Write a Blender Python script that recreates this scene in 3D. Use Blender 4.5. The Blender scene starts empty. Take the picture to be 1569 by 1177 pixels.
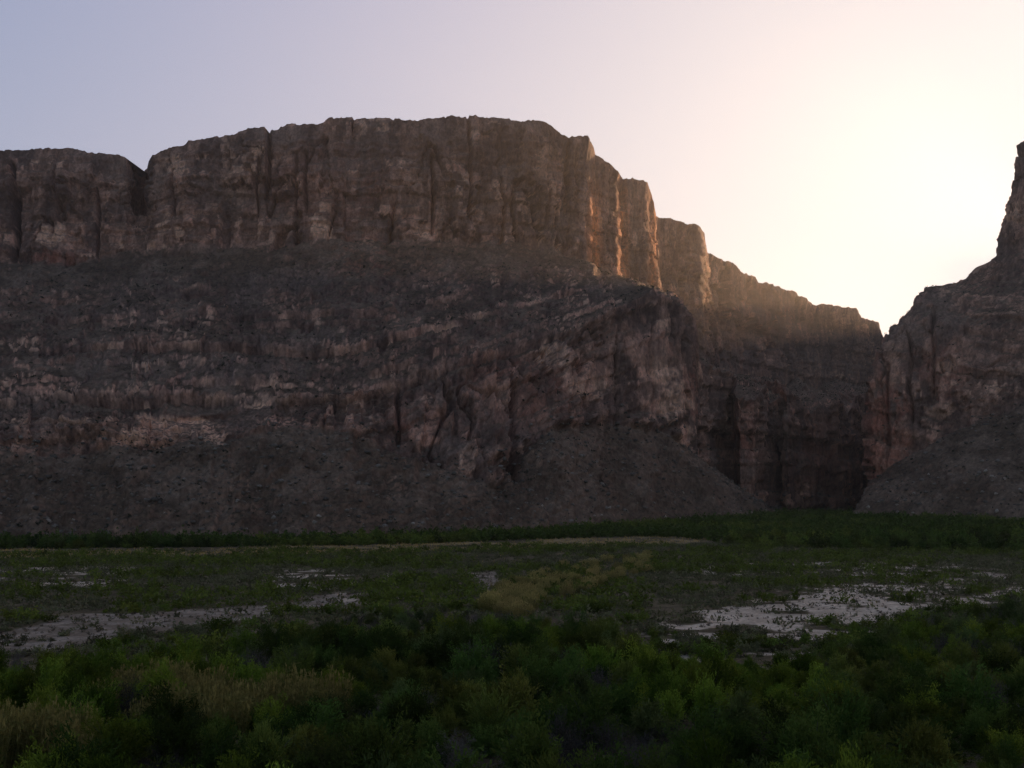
import bpy, math, random
import numpy as np

# ------------------------------------------------------------------ camera, sky, sun, exposure
F, CX, CY, HORIZON = 1682.0, 784.5, 588.5, 775.0      # focal length, centre and horizon of the photograph, in its pixels
CAM_H = 24.0
PITCH = math.atan((HORIZON - CY) / F)
SP, CP = math.sin(PITCH), math.cos(PITCH)
SUN_AZ, SUN_EL = 30.0, 9.2                           # degrees right of the view axis, above the horizon

sc = bpy.context.scene
col = sc.collection
cam_data = bpy.data.cameras.new('camera')
cam_data.sensor_fit = 'HORIZONTAL'
cam_data.angle = 2 * math.atan(CX / F)
cam_data.clip_start, cam_data.clip_end = 0.5, 20000
cam = bpy.data.objects.new('camera', cam_data)
cam.location = (0, 0, CAM_H)
cam.rotation_euler = (math.pi / 2 + PITCH, 0, 0)
col.objects.link(cam)
sc.camera = cam

world = bpy.data.worlds.new('World')
sc.world = world
world.use_nodes = True
wn, wl = world.node_tree.nodes, world.node_tree.links
wn.clear()
sky = wn.new('ShaderNodeTexSky')
sky.sky_type = 'NISHITA'
sky.sun_disc = False
sky.sun_elevation = math.radians(SUN_EL)
sky.sun_rotation = math.radians(SUN_AZ)
sky.altitude = 700
sky.air_density = 1.0
sky.dust_density = 7.0
sky.ozone_density = 3.0
hue = wn.new('ShaderNodeHueSaturation')
hue.inputs['Saturation'].default_value = 1.08
gam = wn.new('ShaderNodeGamma'); gam.inputs[1].default_value = 1.1
wl.new(sky.outputs[0], gam.inputs[0])
wl.new(gam.outputs[0], hue.inputs['Color'])
tint = wn.new('ShaderNodeMix'); tint.data_type = 'RGBA'; tint.blend_type = 'MULTIPLY'
tint.inputs[0].default_value = 1.0
tint.inputs[7].default_value = (2.30, 1.58, 1.76, 1)
wl.new(hue.outputs[0], tint.inputs[6])
bg = wn.new('ShaderNodeBackground')
bg.inputs['Strength'].default_value = 0.15
out = wn.new('ShaderNodeOutputWorld')
# bright sky towards the sun levels off smoothly, as on the sensor: x / (1 + x / 3.5)
roll = wn.new('ShaderNodeVectorMath'); roll.operation = 'MULTIPLY_ADD'
roll.inputs[1].default_value = (1 / 3.5,) * 3; roll.inputs[2].default_value = (1, 1, 1)
wl.new(tint.outputs[2], roll.inputs[0])
clip = wn.new('ShaderNodeVectorMath'); clip.operation = 'DIVIDE'
wl.new(tint.outputs[2], clip.inputs[0]); wl.new(roll.outputs[0], clip.inputs[1])
wl.new(clip.outputs[0], bg.inputs['Color'])
wl.new(bg.outputs[0], out.inputs['Surface'])

sun_data = bpy.data.lights.new('sun', 'SUN')
sun_data.energy = 3.7
sun_data.angle = math.radians(0.5)
sun_data.color = (1.0, 0.63, 0.36)
sun = bpy.data.objects.new('sun', sun_data)
sun.rotation_euler = (math.radians(90 - SUN_EL), 0, math.radians(180 - SUN_AZ))
col.objects.link(sun)

sc.render.engine = 'CYCLES'
sc.cycles.use_denoising = True
sc.cycles.denoising_prefilter = 'NONE'
sc.cycles.max_bounces = 4
sc.cycles.diffuse_bounces = 2
sc.cycles.transmission_bounces = 2
sc.cycles.volume_bounces = 0
sc.cycles.caustics_reflective = sc.cycles.caustics_refractive = False
vs = sc.view_settings
vs.view_transform, vs.look, vs.gamma, vs.use_curve_mapping = 'Standard', 'None', 1.0, False
vs.exposure = 0.88

# ------------------------------------------------------------------ numeric helpers
def unproj(px, py, d):
    """a photograph pixel at forward distance d -> world point (arrays allowed)"""
    a, b = (np.asarray(px) - CX) / F, (CY - np.asarray(py)) / F
    s = np.asarray(d) / (CP - b * SP)
    return np.stack([a * s, np.asarray(d) + 0 * s, CAM_H + (SP + b * CP) * s], -1)

def proj(p):
    x, y, z = p[..., 0], p[..., 1], p[..., 2] - CAM_H
    f = np.maximum(y * CP + z * SP, 1e-3)
    return CX + F * x / f, CY - F * (-y * SP + z * CP) / f

def hash01(ix, iy, iz, seed):
    h = (ix.astype(np.int64) * 374761393 + iy.astype(np.int64) * 668265263 + iz.astype(np.int64) * 2147483647 + seed * 1274126177) & 0xFFFFFFFF
    h = ((h ^ (h >> 13)) * 1274126177) & 0xFFFFFFFF
    h = ((h ^ (h >> 16)) * 2246822519) & 0xFFFFFFFF
    h = h ^ (h >> 15)
    return (h & 0xFFFFFF).astype(np.float64) / float(0xFFFFFF)

def vnoise(x, y, z, seed=0):
    ix, iy, iz = np.floor(x), np.floor(y), np.floor(z)
    fx, fy, fz = x - ix, y - iy, z - iz
    fx, fy, fz = [t * t * t * (t * (t * 6 - 15) + 10) for t in (fx, fy, fz)]
    r = 0
    for dx in (0, 1):
        wx = fx if dx else 1 - fx
        for dy in (0, 1):
            wy = fy if dy else 1 - fy
            for dz in (0, 1):
                wz = fz if dz else 1 - fz
                r = r + wx * wy * wz * hash01(ix + dx, iy + dy, iz + dz, seed)
    return r * 2 - 1

def fbm(p, scale, seed=0, octaves=4, gain=0.5, lac=2.1):
    """p (...,3) in metres; scale = metres per feature, scalar or per-axis triple"""
    s = np.asarray(scale, float)
    q = p / s
    r, a, n = 0, 1.0, 0
    for o in range(octaves):
        r = r + a * vnoise(q[..., 0], q[..., 1], q[..., 2], seed + o * 17)
        n += a
        q = q * lac + 3.7
        a *= gain
    return r / n * 1.6

def sstep(a, b, x):
    t = np.clip((np.asarray(x, float) - a) / (b - a), 0, 1)
    return t * t * (3 - 2 * t)

def lerp(a, b, t):
    return a + (b - a) * t

def make_mesh(name, verts, faces, colors=None, smooth=False):
    """verts (n,3), faces (m,k) with one k; colors (n,3) point colours in 'Col'"""
    me = bpy.data.meshes.new(name)
    verts = np.asarray(verts, np.float32); faces = np.asarray(faces, np.int32)
    m, k = faces.shape
    me.vertices.add(len(verts)); me.vertices.foreach_set('co', verts.ravel())
    me.loops.add(m * k); me.loops.foreach_set('vertex_index', faces.ravel())
    me.polygons.add(m)
    me.polygons.foreach_set('loop_start', np.arange(0, m * k, k, dtype=np.int32))
    me.polygons.foreach_set('loop_total', np.full(m, k, np.int32))
    if smooth:
        me.polygons.foreach_set('use_smooth', np.ones(m, bool))
    if colors is not None:
        at = me.color_attributes.new('Col', 'FLOAT_COLOR', 'POINT')
        c4 = np.ones((len(verts), 4), np.float32); c4[:, :3] = colors
        at.data.foreach_set('color', c4.ravel())
    me.update(calc_edges=True)
    return me

def link(name, data, parent=None, loc=(0, 0, 0), **props):
    o = bpy.data.objects.new(name, data)
    col.objects.link(o)
    o.location = loc
    if parent is not None:
        o.parent = parent
    for k, v in props.items():
        o[k] = v
    return o

def grid_faces(nr, nc):
    i = np.arange(nr * nc).reshape(nr, nc)
    return np.stack([i[:-1, :-1], i[:-1, 1:], i[1:, 1:], i[1:, :-1]], -1).reshape(-1, 4)

def grid_normals(P):
    du = np.gradient(P, axis=1); dv = np.gradient(P, axis=0)
    n = np.cross(du, dv)
    return n / np.maximum(np.linalg.norm(n, axis=-1, keepdims=True), 1e-9)

def blur(A, k, axis):
    pad = [(0, 0)] * A.ndim; pad[axis] = (k, k)
    B = np.cumsum(np.pad(A, pad, mode='edge'), axis=axis)
    w = 2 * k + 1
    hi = np.take(B, np.arange(w - 1, B.shape[axis]), axis=axis)
    lo = np.take(B, np.arange(0, B.shape[axis] - w), axis=axis)
    z = np.zeros_like(np.take(hi, [0], axis=axis))
    return (hi - np.concatenate([z, lo], axis)) / w

# ------------------------------------------------------------------ materials
def new_mat(name):
    m = bpy.data.materials.new(name)
    m.use_nodes = True
    n, l = m.node_tree.nodes, m.node_tree.links
    n.clear()
    o = n.new('ShaderNodeOutputMaterial')
    return m, n, l, o

def earth_mat(name, scales, bump_dist, contrast=(0.6, 1.4)):
    """point colours modulated by fine noise, with noise relief"""
    m, n, l, o = new_mat(name)
    p = n.new('ShaderNodeBsdfPrincipled'); p.inputs['Roughness'].default_value = 0.95
    p.inputs['Specular IOR Level'].default_value = 0.1
    a = n.new('ShaderNodeVertexColor'); a.layer_name = 'Col'
    tc = n.new('ShaderNodeTexCoord')
    mp = n.new('ShaderNodeMapping'); mp.inputs['Scale'].default_value = (1, 1, 0.6)
    l.new(tc.outputs['Object'], mp.inputs[0])
    t1 = n.new('ShaderNodeTexNoise'); t1.inputs['Scale'].default_value = 1 / scales[0]; t1.inputs['Detail'].default_value = 5; t1.inputs['Roughness'].default_value = 0.65
    l.new(mp.outputs[0], t1.inputs['Vector'])
    mr = n.new('ShaderNodeMapRange'); mr.inputs[1].default_value = 0.28; mr.inputs[2].default_value = 0.72
    mr.inputs[3].default_value, mr.inputs[4].default_value = contrast
    l.new(t1.outputs['Fac'], mr.inputs[0])
    mx = n.new('ShaderNodeMix'); mx.data_type = 'RGBA'; mx.blend_type = 'MULTIPLY'; mx.inputs[0].default_value = 1
    l.new(a.outputs[0], mx.inputs[6]); l.new(mr.outputs[0], mx.inputs[7])
    l.new(mx.outputs[2], p.inputs['Base Color'])
    t2 = n.new('ShaderNodeTexNoise'); t2.inputs['Scale'].default_value = 1 / scales[1]; t2.inputs['Detail'].default_value = 6; t2.inputs['Roughness'].default_value = 0.7
    l.new(mp.outputs[0], t2.inputs['Vector'])
    bp = n.new('ShaderNodeBump'); bp.inputs['Strength'].default_value = 0.9; bp.inputs['Distance'].default_value = bump_dist
    l.new(t2.outputs['Fac'], bp.inputs['Height']); l.new(bp.outputs[0], p.inputs['Normal'])
    l.new(p.outputs[0], o.inputs[0])
    return m

def leaf_mat(name, variation=0.5):
    m, n, l, o = new_mat(name)
    a = n.new('ShaderNodeVertexColor'); a.layer_name = 'Col'
    oi = n.new('ShaderNodeObjectInfo')
    hs = n.new('ShaderNodeHueSaturation')
    r1 = n.new('ShaderNodeMapRange'); r1.inputs[3].default_value = 0.5 - 0.03 * variation; r1.inputs[4].default_value = 0.5 + 0.03 * variation
    r2 = n.new('ShaderNodeMapRange'); r2.inputs[3].default_value = 1 - variation * 0.7; r2.inputs[4].default_value = 1 + variation * 0.7
    mul = n.new('ShaderNodeMath'); mul.operation = 'MULTIPLY'; mul.inputs[1].default_value = 7.31
    fr = n.new('ShaderNodeMath'); fr.operation = 'FRACT'
    l.new(oi.outputs['Random'], r1.inputs[0]); l.new(oi.outputs['Random'], mul.inputs[0]); l.new(mul.outputs[0], fr.inputs[0]); l.new(fr.outputs[0], r2.inputs[0])
    l.new(r1.outputs[0], hs.inputs['Hue']); l.new(r2.outputs[0], hs.inputs['Value']); l.new(a.outputs[0], hs.inputs['Color'])
    d = n.new('ShaderNodeBsdfDiffuse'); t = n.new('ShaderNodeBsdfTranslucent')
    l.new(hs.outputs[0], d.inputs[0]); l.new(hs.outputs[0], t.inputs[0])
    ms = n.new('ShaderNodeMixShader'); ms.inputs[0].default_value = 0.3
    l.new(d.outputs[0], ms.inputs[1]); l.new(t.outputs[0], ms.inputs[2])
    l.new(ms.outputs[0], o.inputs[0])
    return m

M_ROCK = earth_mat('limestone', (2.6, 4.0), 2.4, (0.5, 1.5))
M_GROUND = earth_mat('river_plain', (0.8, 0.6), 0.25, (0.5, 1.5))
M_BOULDER = earth_mat('boulder_stone', (1.0, 1.0), 0.3)
M_LEAF = leaf_mat('leaves', 0.8)
M_CANE = leaf_mat('cane_blades', 0.25)
M_SCRUB = leaf_mat('slope_scrub_leaves', 0.0)
M_BARK = earth_mat('bark', (0.2, 0.1), 0.02)

# ------------------------------------------------------------------ ground height
def ground_z(x, y):
    x = np.asarray(x, float); y = np.asarray(y, float)
    px = CX + F * x / np.maximum(y, 50)
    rise = 14.0 * sstep(250, 1250, px) * sstep(430, 1200, y)
    p = np.stack([x, y, 0 * x], -1)
    und = fbm(p, 70.0, 5, 3) * 0.7 * sstep(60, 140, y)
    r = np.hypot(x * 0.5, np.maximum(y, 0))
    bluff = 22.2 * (1 - sstep(3, 58, r))
    return rise + und + bluff

# ------------------------------------------------------------------ cliffs
RNG = np.random.default_rng(11)

SKY_L = np.array([(-900, 250), (-500, 236), (-200, 226), (0, 228), (20, 231), (60, 228), (105, 228), (130, 234), (170, 235), (190, 240), (203, 250), (214, 257), (225, 257), (230, 240), (245, 230),
    (285, 222), (290, 216), (330, 211), (360, 207), (367, 201), (380, 198), (406, 197), (410, 204), (428, 198), (440, 192), (495, 189), (501, 181), (540, 179), (542, 182), (600, 182), (640, 186), (655, 181),
    (700, 180), (740, 180), (790, 185), (830, 187), (845, 194), (856, 203), (870, 210), (886, 208), (901, 209), (910, 226), (912, 236), (934, 249), (948, 262), (955, 275), (972, 273), (992, 278), (1000, 300), (1006, 330),
    (1010, 333), (1040, 338), (1070, 345), (1080, 356), (1084, 386), (1100, 395), (1118, 400), (1140, 418), (1158, 426), (1162, 433), (1190, 438), (1222, 450), (1248, 466), (1280, 470), (1312, 474), (1320, 486), (1346, 496), (1356, 519), (1400, 540)], float)

def tier(rows):
    r = np.array(rows, float)
    return lambda s: (np.interp(s, r[:, 0], r[:, 1]), np.interp(s, r[:, 0], r[:, 2]), np.interp(s, r[:, 0], r[:, 3]))

L_FOOT = tier([(-900, -900, 818, 690), (0, 0, 818, 720), (300, 300, 818, 730), (600, 600, 812, 770), (750, 750, 806, 800), (850, 880, 800, 850), (900, 1000, 793, 930),
    (950, 1110, 786, 1010), (990, 1172, 782, 1075), (1000, 1180, 781, 1095), (1040, 1186, 781, 1130), (1092, 1190, 781, 1200), (1140, 1206, 781, 1290), (1240, 1300, 781, 1440), (1262, 1312, 781, 1520), (1320, 1322, 781, 1890), (1400, 1335, 781, 2290)])
L_TAL = tier([(-900, -900, 702, 780), (0, 0, 690, 805), (110, 110, 700, 808), (170, 170, 684, 815), (240, 240, 684, 815), (300, 300, 668, 822), (340, 342, 686, 815), (420, 420, 652, 840), (520, 520, 660, 845), (600, 600, 690, 850), (640, 640, 700, 845), (700, 700, 722, 845),
    (760, 760, 748, 850), (800, 800, 700, 890), (830, 845, 655, 925), (900, 930, 650, 985), (950, 1010, 660, 1030), (985, 1050, 688, 1062), (993, 1064, 702, 1076), (1000, 1068, 705, 1100), (1010, 1080, 713, 1150),
    (1040, 1122, 738, 1235), (1046, 1130, 742, 1185), (1085, 1164, 768, 1200), (1092, 1168, 776, 1318), (1130, 1198, 778, 1366), (1140, 1206, 779, 1326), (1240, 1300, 779, 1476), (1262, 1312, 779, 1555), (1320, 1322, 779, 1900), (1400, 1335, 779, 2300)])
L_LOW = tier([(-900, -900, 628, 825), (0, 0, 612, 850), (110, 110, 628, 846), (170, 170, 634, 842), (240, 240, 632, 842), (300, 300, 630, 846), (360, 380, 614, 868), (520, 520, 606, 880), (600, 600, 598, 885), (640, 640, 588, 892), (700, 700, 566, 908), (760, 760, 548, 930), (830, 845, 524, 968),
    (900, 930, 482, 1012), (950, 1000, 447, 1052), (985, 1050, 468, 1074), (993, 1063, 490, 1086), (1000, 1066, 546, 1112), (1010, 1080, 553, 1156), (1040, 1122, 572, 1240), (1046, 1130, 608, 1192), (1085, 1164, 606, 1208),
    (1092, 1168, 592, 1324), (1110, 1182, 614, 1345), (1130, 1198, 610, 1372), (1138, 1204, 588, 1340), (1150, 1212, 604, 1345), (1165, 1222, 612, 1360), (1185, 1240, 636, 1390), (1200, 1255, 622, 1410), (1210, 1265, 630, 1425), (1225, 1280, 612, 1450), (1240, 1300, 634, 1484), (1262, 1312, 606, 1562), (1320, 1322, 604, 1905), (1400, 1335, 604, 2305)])
L_UP = tier([(-900, -900, 425, 1050), (0, 0, 402, 1100), (100, 100, 404, 1105), (200, 200, 385, 1125), (300, 300, 380, 1112), (480, 480, 370, 1110), (650, 650, 370, 1128), (800, 800, 374, 1162), (850, 850, 382, 1180), (903, 903, 400, 1192), (912, 914, 408, 1262), (947, 947, 421, 1292), (957, 959, 427, 1372), (990, 990, 434, 1380), (1005, 1011, 441, 1438),
    (1009, 1016, 545, 1545), (1070, 1073, 550, 1598), (1082, 1090, 562, 1685), (1086, 1093, 564, 1790), (1130, 1135, 572, 1885), (1150, 1155, 584, 1950), (1165, 1170, 576, 2012), (1195, 1200, 594, 2100), (1215, 1220, 580, 2160), (1240, 1243, 600, 2232), (1275, 1278, 582, 2270), (1310, 1312, 592, 2310), (1345, 1345, 585, 2485), (1400, 1370, 600, 2700)])
RIM_D = np.array([(-900, 1100), (0, 1150), (195, 1152), (212, 1220), (224, 1220), (232, 1152), (300, 1150), (406, 1146), (410, 1162), (430, 1156), (500, 1148), (700, 1160), (830, 1182), (856, 1192), (903, 1206), (912, 1276), (934, 1292), (948, 1308), (957, 1388), (990, 1396), (1005, 1455), (1010, 1560), (1070, 1602), (1082, 1690), (1086, 1795),
    (1130, 1895), (1165, 2024), (1240, 2246), (1310, 2321), (1346, 2500), (1400, 2720)], float)

def resample(s_fine, metric, n):
    m = np.concatenate([[0], np.cumsum(metric)])
    return np.interp(np.linspace(0, m[-1], n), m, s_fine)

def loft(tiers_pts, rows, n_back):
    """tiers_pts: list of (nc,3); rows: rows per segment -> (nr,nc,3) and per-row tier coordinate"""
    out, tt = [], []
    for k in range(len(tiers_pts) - 1):
        n = rows[k]
        for i in range(n):
            t = i / n
            out.append(lerp(tiers_pts[k], tiers_pts[k + 1], t)); tt.append(k + t)
    out.append(tiers_pts[-1]); tt.append(float(len(tiers_pts) - 1))
    return np.array(out), np.array(tt)

def crack(px, centre, width):
    return np.exp(-((px - centre) / width) ** 2)

# albedos
VARNISH = np.array((0.215, 0.155, 0.122)); VARNISH_D = np.array((0.115, 0.088, 0.076)); FRESH = np.array((0.54, 0.41, 0.31)); SUNLIT_ORANGE = np.array((0.56, 0.27, 0.11))  # last one: stained rock with the low sun's warmth put into its colour
SOIL = np.array((0.070, 0.060, 0.044)); TALUS = np.array((0.118, 0.103, 0.080)); RED = np.array((0.30, 0.145, 0.105))

def blocks(u, zz, w, h, seed, warp):
    """piecewise-constant value per joint block: beds of height h, cut into columns of width w"""
    L = np.floor(zz / h + 0.22 * warp)
    k = u / w + 0.7 * vnoise(u / (2.3 * w), L * 0.37, 0 * u, seed + 3) + 0.18 * warp
    K = np.floor(k + hash01(L, 0 * L, 0 * L, seed) * 5)
    return hash01(K, L, 0 * L, seed + 1)

def displace(P, u, cliff, mid, dip, cracks, amp=1.0):
    """push a lofted face in and out: buttresses, jointed blocks, ledges of the strata, gullies in the talus"""
    N = grid_normals(P)
    N = blur(blur(N, 9, 0), 9, 1)
    N /= np.maximum(np.linalg.norm(N, axis=-1, keepdims=True), 1e-6)
    px, py = proj(P)
    U = u[None, :] + 0 * px
    slow = fbm(P, (190, 190, 500), 71, 2)
    zz = P[..., 2] + dip + 5 * slow                       # height along the bedding
    warp = fbm(P, (14, 14, 14), 73, 3)
    big = fbm(P, (85, 85, 420), 1, 3)
    rid = 1 - np.abs(fbm(P, (42, 42, 260), 23, 3))
    med = fbm(P, (20, 20, 13), 41, 4)
    fin = fbm(P, (5, 5, 3.6), 51, 3)
    b1, b2, b3 = blocks(U, zz, 30, 120, 11, warp), blocks(U, zz, 11, 36, 13, warp), blocks(U, zz, 4.6, 10, 15, warp)
    z1, z2 = np.floor(zz / 15 + 0.10 * warp + 0.35 * np.sin(zz / 31)), np.floor(zz / 5.2 + 0.16 * warp)
    bed1, bed2 = hash01(z1, 0 * z1, 0 * z1, 17), hash01(z2, 0 * z2, 0 * z2, 19)
    patchy = sstep(-0.45, 0.35, fbm(P, (75, 75, 40), 75, 3))
    d = cliff * (8 * big + 4.5 * (rid - 0.6) + 9.5 * (b1 - .5) + 6.0 * (b2 - .5) + 2.6 * (b3 - .5) + 4.6 * (bed1 - .5) + 2.8 * (bed2 - .5) + 1.0 * med + 0.9 * fin)
    d += mid * (5 * big + (10 * (bed1 - .5) + 5.5 * (bed2 - .5)) * (0.3 + 0.7 * patchy) + 4.5 * (b2 - .5) * patchy + 2.6 * (b3 - .5) + 2.4 * med + 1.3 * fin)
    gul = 1 - np.abs(fbm(np.stack([U, 0.25 * P[..., 2], 0 * U], -1) + 6 * warp[..., None], (34, 34, 34), 91, 3))
    d += (1 - np.clip(cliff + mid, 0, 1)) * (5.5 * (gul - .6) + 2.0 * fbm(P, (60, 60, 60), 92, 3) + 1.6 * med + 1.5 * fin + 1.3 * (b3 - .5))
    jn = np.abs(fbm(P * np.array((1, 1, 0.10)) + 2.2 * warp[..., None], (40, 40, 40), 101, 2))      # narrow vertical joints
    joint = np.exp(-(jn / 0.032) ** 2) * sstep(-0.35, 0.35, fbm(P, (110, 110, 90), 111, 2))
    d -= (cliff + 0.3 * mid) * 13.0 * joint
    for cpx, w, y0, y1, depth in cracks:
        wob = 3 * fbm(P, (60, 60, 30), 121, 2)
        d -= 2.6 * depth * crack(px + wob, cpx, 0.85 * w) * sstep(y0 - 12, y0 + 4, py) * (1 - sstep(y1 - 25, y1 + 5, py))
    return P + N * (d * amp)[..., None], (b1, b2, b3, bed1, bed2, gul)

def rock_colors(P, cliff, mid, blk, patches, reds, sunlit_streaks=None):
    b1, b2, b3, bed1, bed2, gul = blk
    n = grid_normals(P)
    nz = np.abs(n[..., 2])
    px, py = proj(P)
    steep = 1 - sstep(0.50, 0.78, nz)
    v = sstep(-0.35, 0.4, fbm(P, (22, 22, 44), 201, 4) + 0.5 * (b2 - .5))
    streak = sstep(-0.2, 0.7, fbm(P, (4.5, 4.5, 38), 211, 3))
    c = lerp(VARNISH_D, VARNISH, v[..., None])
    c = c * (0.70 + 0.50 * streak)[..., None] * (0.82 + 0.36 * b3)[..., None] * (0.86 + 0.28 * bed1)[..., None]
    grey = sstep(0.0, 0.8, fbm(P, (50, 50, 35), 221, 3))[..., None]
    c = lerp(c, np.array((0.150, 0.135, 0.122)), 0.55 * grey)
    # fresh, unvarnished rock where flakes have come away
    fl = fbm(P, (8, 8, 16), 231, 4) + 0.7 * (b3 - .5)
    zone = sstep(-0.05, 0.5, fbm(P, (70, 70, 24), 241, 3) + 0.5 * (bed1 - .5))
    fresh = sstep(0.16, 0.36, fl) * zone * (0.58 * cliff + 0.70 * mid) * (0.35 + 0.65 * (b2 > .45))
    band = (bed1 > .68) * sstep(-0.05, 0.25, fbm(P, (46, 46, 9), 245, 3)) * (0.4 + 0.6 * (b2 > .35))
    fresh = np.maximum(fresh, 0.62 * mid * band)
    wob = 13 * fbm(P, (20, 20, 12), 251, 3) + 7 * (b3 - .5) + 8 * (b2 - .5)
    for x, y, rx, ry, k in patches:
        e = np.sqrt(((px - x + wob) / rx) ** 2 + ((py - y + 0.6 * wob) / ry) ** 2)
        fresh = np.maximum(fresh, k * (1 - sstep(0.8, 1.0, e)) * (0.45 + 0.55 * sstep(-0.5, 0.2, fl)))
    red = np.zeros_like(px)
    for x, y, rx, ry, k in reds:
        e = np.sqrt(((px - x + wob) / rx) ** 2 + ((py - y + 0.5 * wob) / ry) ** 2)
        red = np.maximum(red, k * (1 - sstep(0.4, 1.1, e)))
    c = lerp(c, RED, (0.8 * red * sstep(-0.7, 0.4, fl))[..., None])
    pinkish = lerp(FRESH, np.array((0.47, 0.32, 0.25)), sstep(-0.3, 0.5, fbm(P, 30.0, 261, 2))[..., None])
    c = lerp(c, pinkish, (fresh * (0.3 + 0.7 * steep))[..., None])
    if sunlit_streaks is not None:
        c = lerp(c, SUNLIT_ORANGE, sunlit_streaks[..., None])
    sc_ = sstep(-0.25, 0.55, fbm(P, (30, 30, 20), 271, 4) + 0.9 * (gul - .62))
    slope = lerp(SOIL, TALUS, sc_[..., None])
    slope = slope * (0.80 + 0.4 * sstep(-0.6, 0.6, fbm(P, (4.5, 4.5, 4.5), 281, 3)))[..., None]
    rocky = np.clip(cliff + mid + 0.32, 0, 1)                 # scree stays scree even where it is steep
    c = lerp(c, slope, np.clip((1 - steep) * (1 - 0.3 * cliff) + (1 - rocky), 0, 1)[..., None])
    return c * np.array((1.66, 1.21, 0.96))

# main massif, from far left round the corner and along the canyon's left wall
s_f = np.linspace(-900, 1400, 9201)
dd = np.interp(s_f, RIM_D[:, 0], RIM_D[:, 1]); dl = L_LOW(s_f)
met = np.where(s_f[1:] < 0, 0.35, 1.0) * np.diff(s_f) + 0.16 * np.abs(np.diff(dd)) + 0.22 * np.abs(np.diff(dl[2])) + 0.4 * np.abs(np.diff(dl[0]) - np.diff(s_f))
S = resample(s_f, met, 1180)
def tpts(t, s): a, b, c = t(s); return unproj(a, b, c)
foot = tpts(L_FOOT, S); foot[:, 2] = ground_z(foot[:, 0], foot[:, 1]) - 4
rim_py = np.interp(S, SKY_L[:, 0], SKY_L[:, 1])
rag = np.stack([S, 0 * S, 0 * S], -1)
K1 = np.floor(S / 11 + 0.8 * fbm(rag, (16, 16, 16), 141, 2)); K2 = np.floor(S / 4.2 + 0.5 * fbm(rag, (7, 7, 7), 142, 2))
rim_py = rim_py + 3.0 * (hash01(K1, 0 * K1, 0 * K1, 5) - .5) + 1.8 * (hash01(K2, 0 * K2, 0 * K2, 6) - .5)
rim = unproj(S, rim_py, np.interp(S, RIM_D[:, 0], RIM_D[:, 1]))
back = rim.copy(); back[:, 1] += 500; back[:, 0] -= 160 * sstep(900, 1010, S) - 40
ROWS_L = (92, 78, 130, 118, 8)
P, TT = loft([foot, tpts(L_TAL, S), tpts(L_LOW, S), tpts(L_UP, S), rim, back], ROWS_L, 8)
tcol = TT[:, None] + 0 * S[None, :]
lowk = 0.35 + 0.65 * sstep(520, 660, S)[None, :]             # the lower tier is a real cliff only on the right
cl = sstep(0.97, 1.03, tcol) * (1 - sstep(1.95, 2.05, tcol)) * lowk + sstep(2.94, 3.04, tcol) * (1 - sstep(4.0, 4.05, tcol))
md = sstep(0.97, 1.03, tcol) * (1 - sstep(1.95, 2.05, tcol)) * (1 - lowk) * 1.2 + sstep(1.97, 2.05, tcol) * (1 - sstep(2.6, 2.95, tcol)) * 0.9 + 0.12 * sstep(2.6, 2.95, tcol) * (1 - sstep(2.97, 3.03, tcol))
px0, py0 = proj(P)
DIP = -0.42 * np.maximum(P[..., 0] + 130, 0) * (1 - sstep(2.7, 3.0, tcol)) * (1 - sstep(985, 1000, S))[None, :]
CR = [(214, 7, 250, 330, 16), (412, 2.6, 195, 300, 12), (470, 2.2, 245, 330, 9), (455, 2.0, 245, 330, 7), (265, 2.2, 265, 345, 6), (541, 1.8, 178, 212, 10), (602, 1.8, 180, 208, 7), (662, 2.2, 245, 365, 9), (720, 2.4, 178, 340, 8),
      (770, 1.6, 185, 250, 4), (868, 2.6, 215, 330, 9), (882, 2.2, 230, 300, 7), (905, 3.0, 215, 400, 7), (955, 3.0, 275, 420, 10), (22, 5, 255, 400, 9), (150, 2.5, 290, 400, 6), (395, 2.0, 250, 330, 6), (1000, 2, 500, 640, 6), (945, 2.5, 520, 660, 9), (790, 6, 590, 740, 10), (610, 3, 600, 680, 5), (1225, 3, 455, 570, 16), (1150, 3, 425, 560, 12), (1118, 3, 400, 545, 10), (1180, 3, 440, 570, 9), (1275, 3, 470, 580, 8)]
amp = np.ones_like(tcol) * (1 - 0.75 * sstep(3.93, 4.0, tcol)) * (1 - 0.5 * sstep(3.8, 3.95, tcol))
amp *= sstep(0.0, 0.12, tcol) * 0.85 + 0.15
amp *= (1 - 0.5 * sstep(880, 940, S) * (1 - sstep(1000, 1012, S)))[None, :] ** (sstep(1.0, 1.2, tcol) * (1 - sstep(2.3, 2.8, tcol)))
rr = tpts(L_LOW, S)[:, :2]
ARC = np.concatenate([[0], np.cumsum(np.linalg.norm(np.diff(rr, axis=0), axis=1))])
amp = amp * (1 - 0.45 * sstep(870, 895, S) * (1 - sstep(1005, 1030, S)) * 1.0)[None, :] ** sstep(2.8, 3.0, tcol)
P2, BLK = displace(P, ARC, cl, md, DIP, CR, amp)
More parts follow.
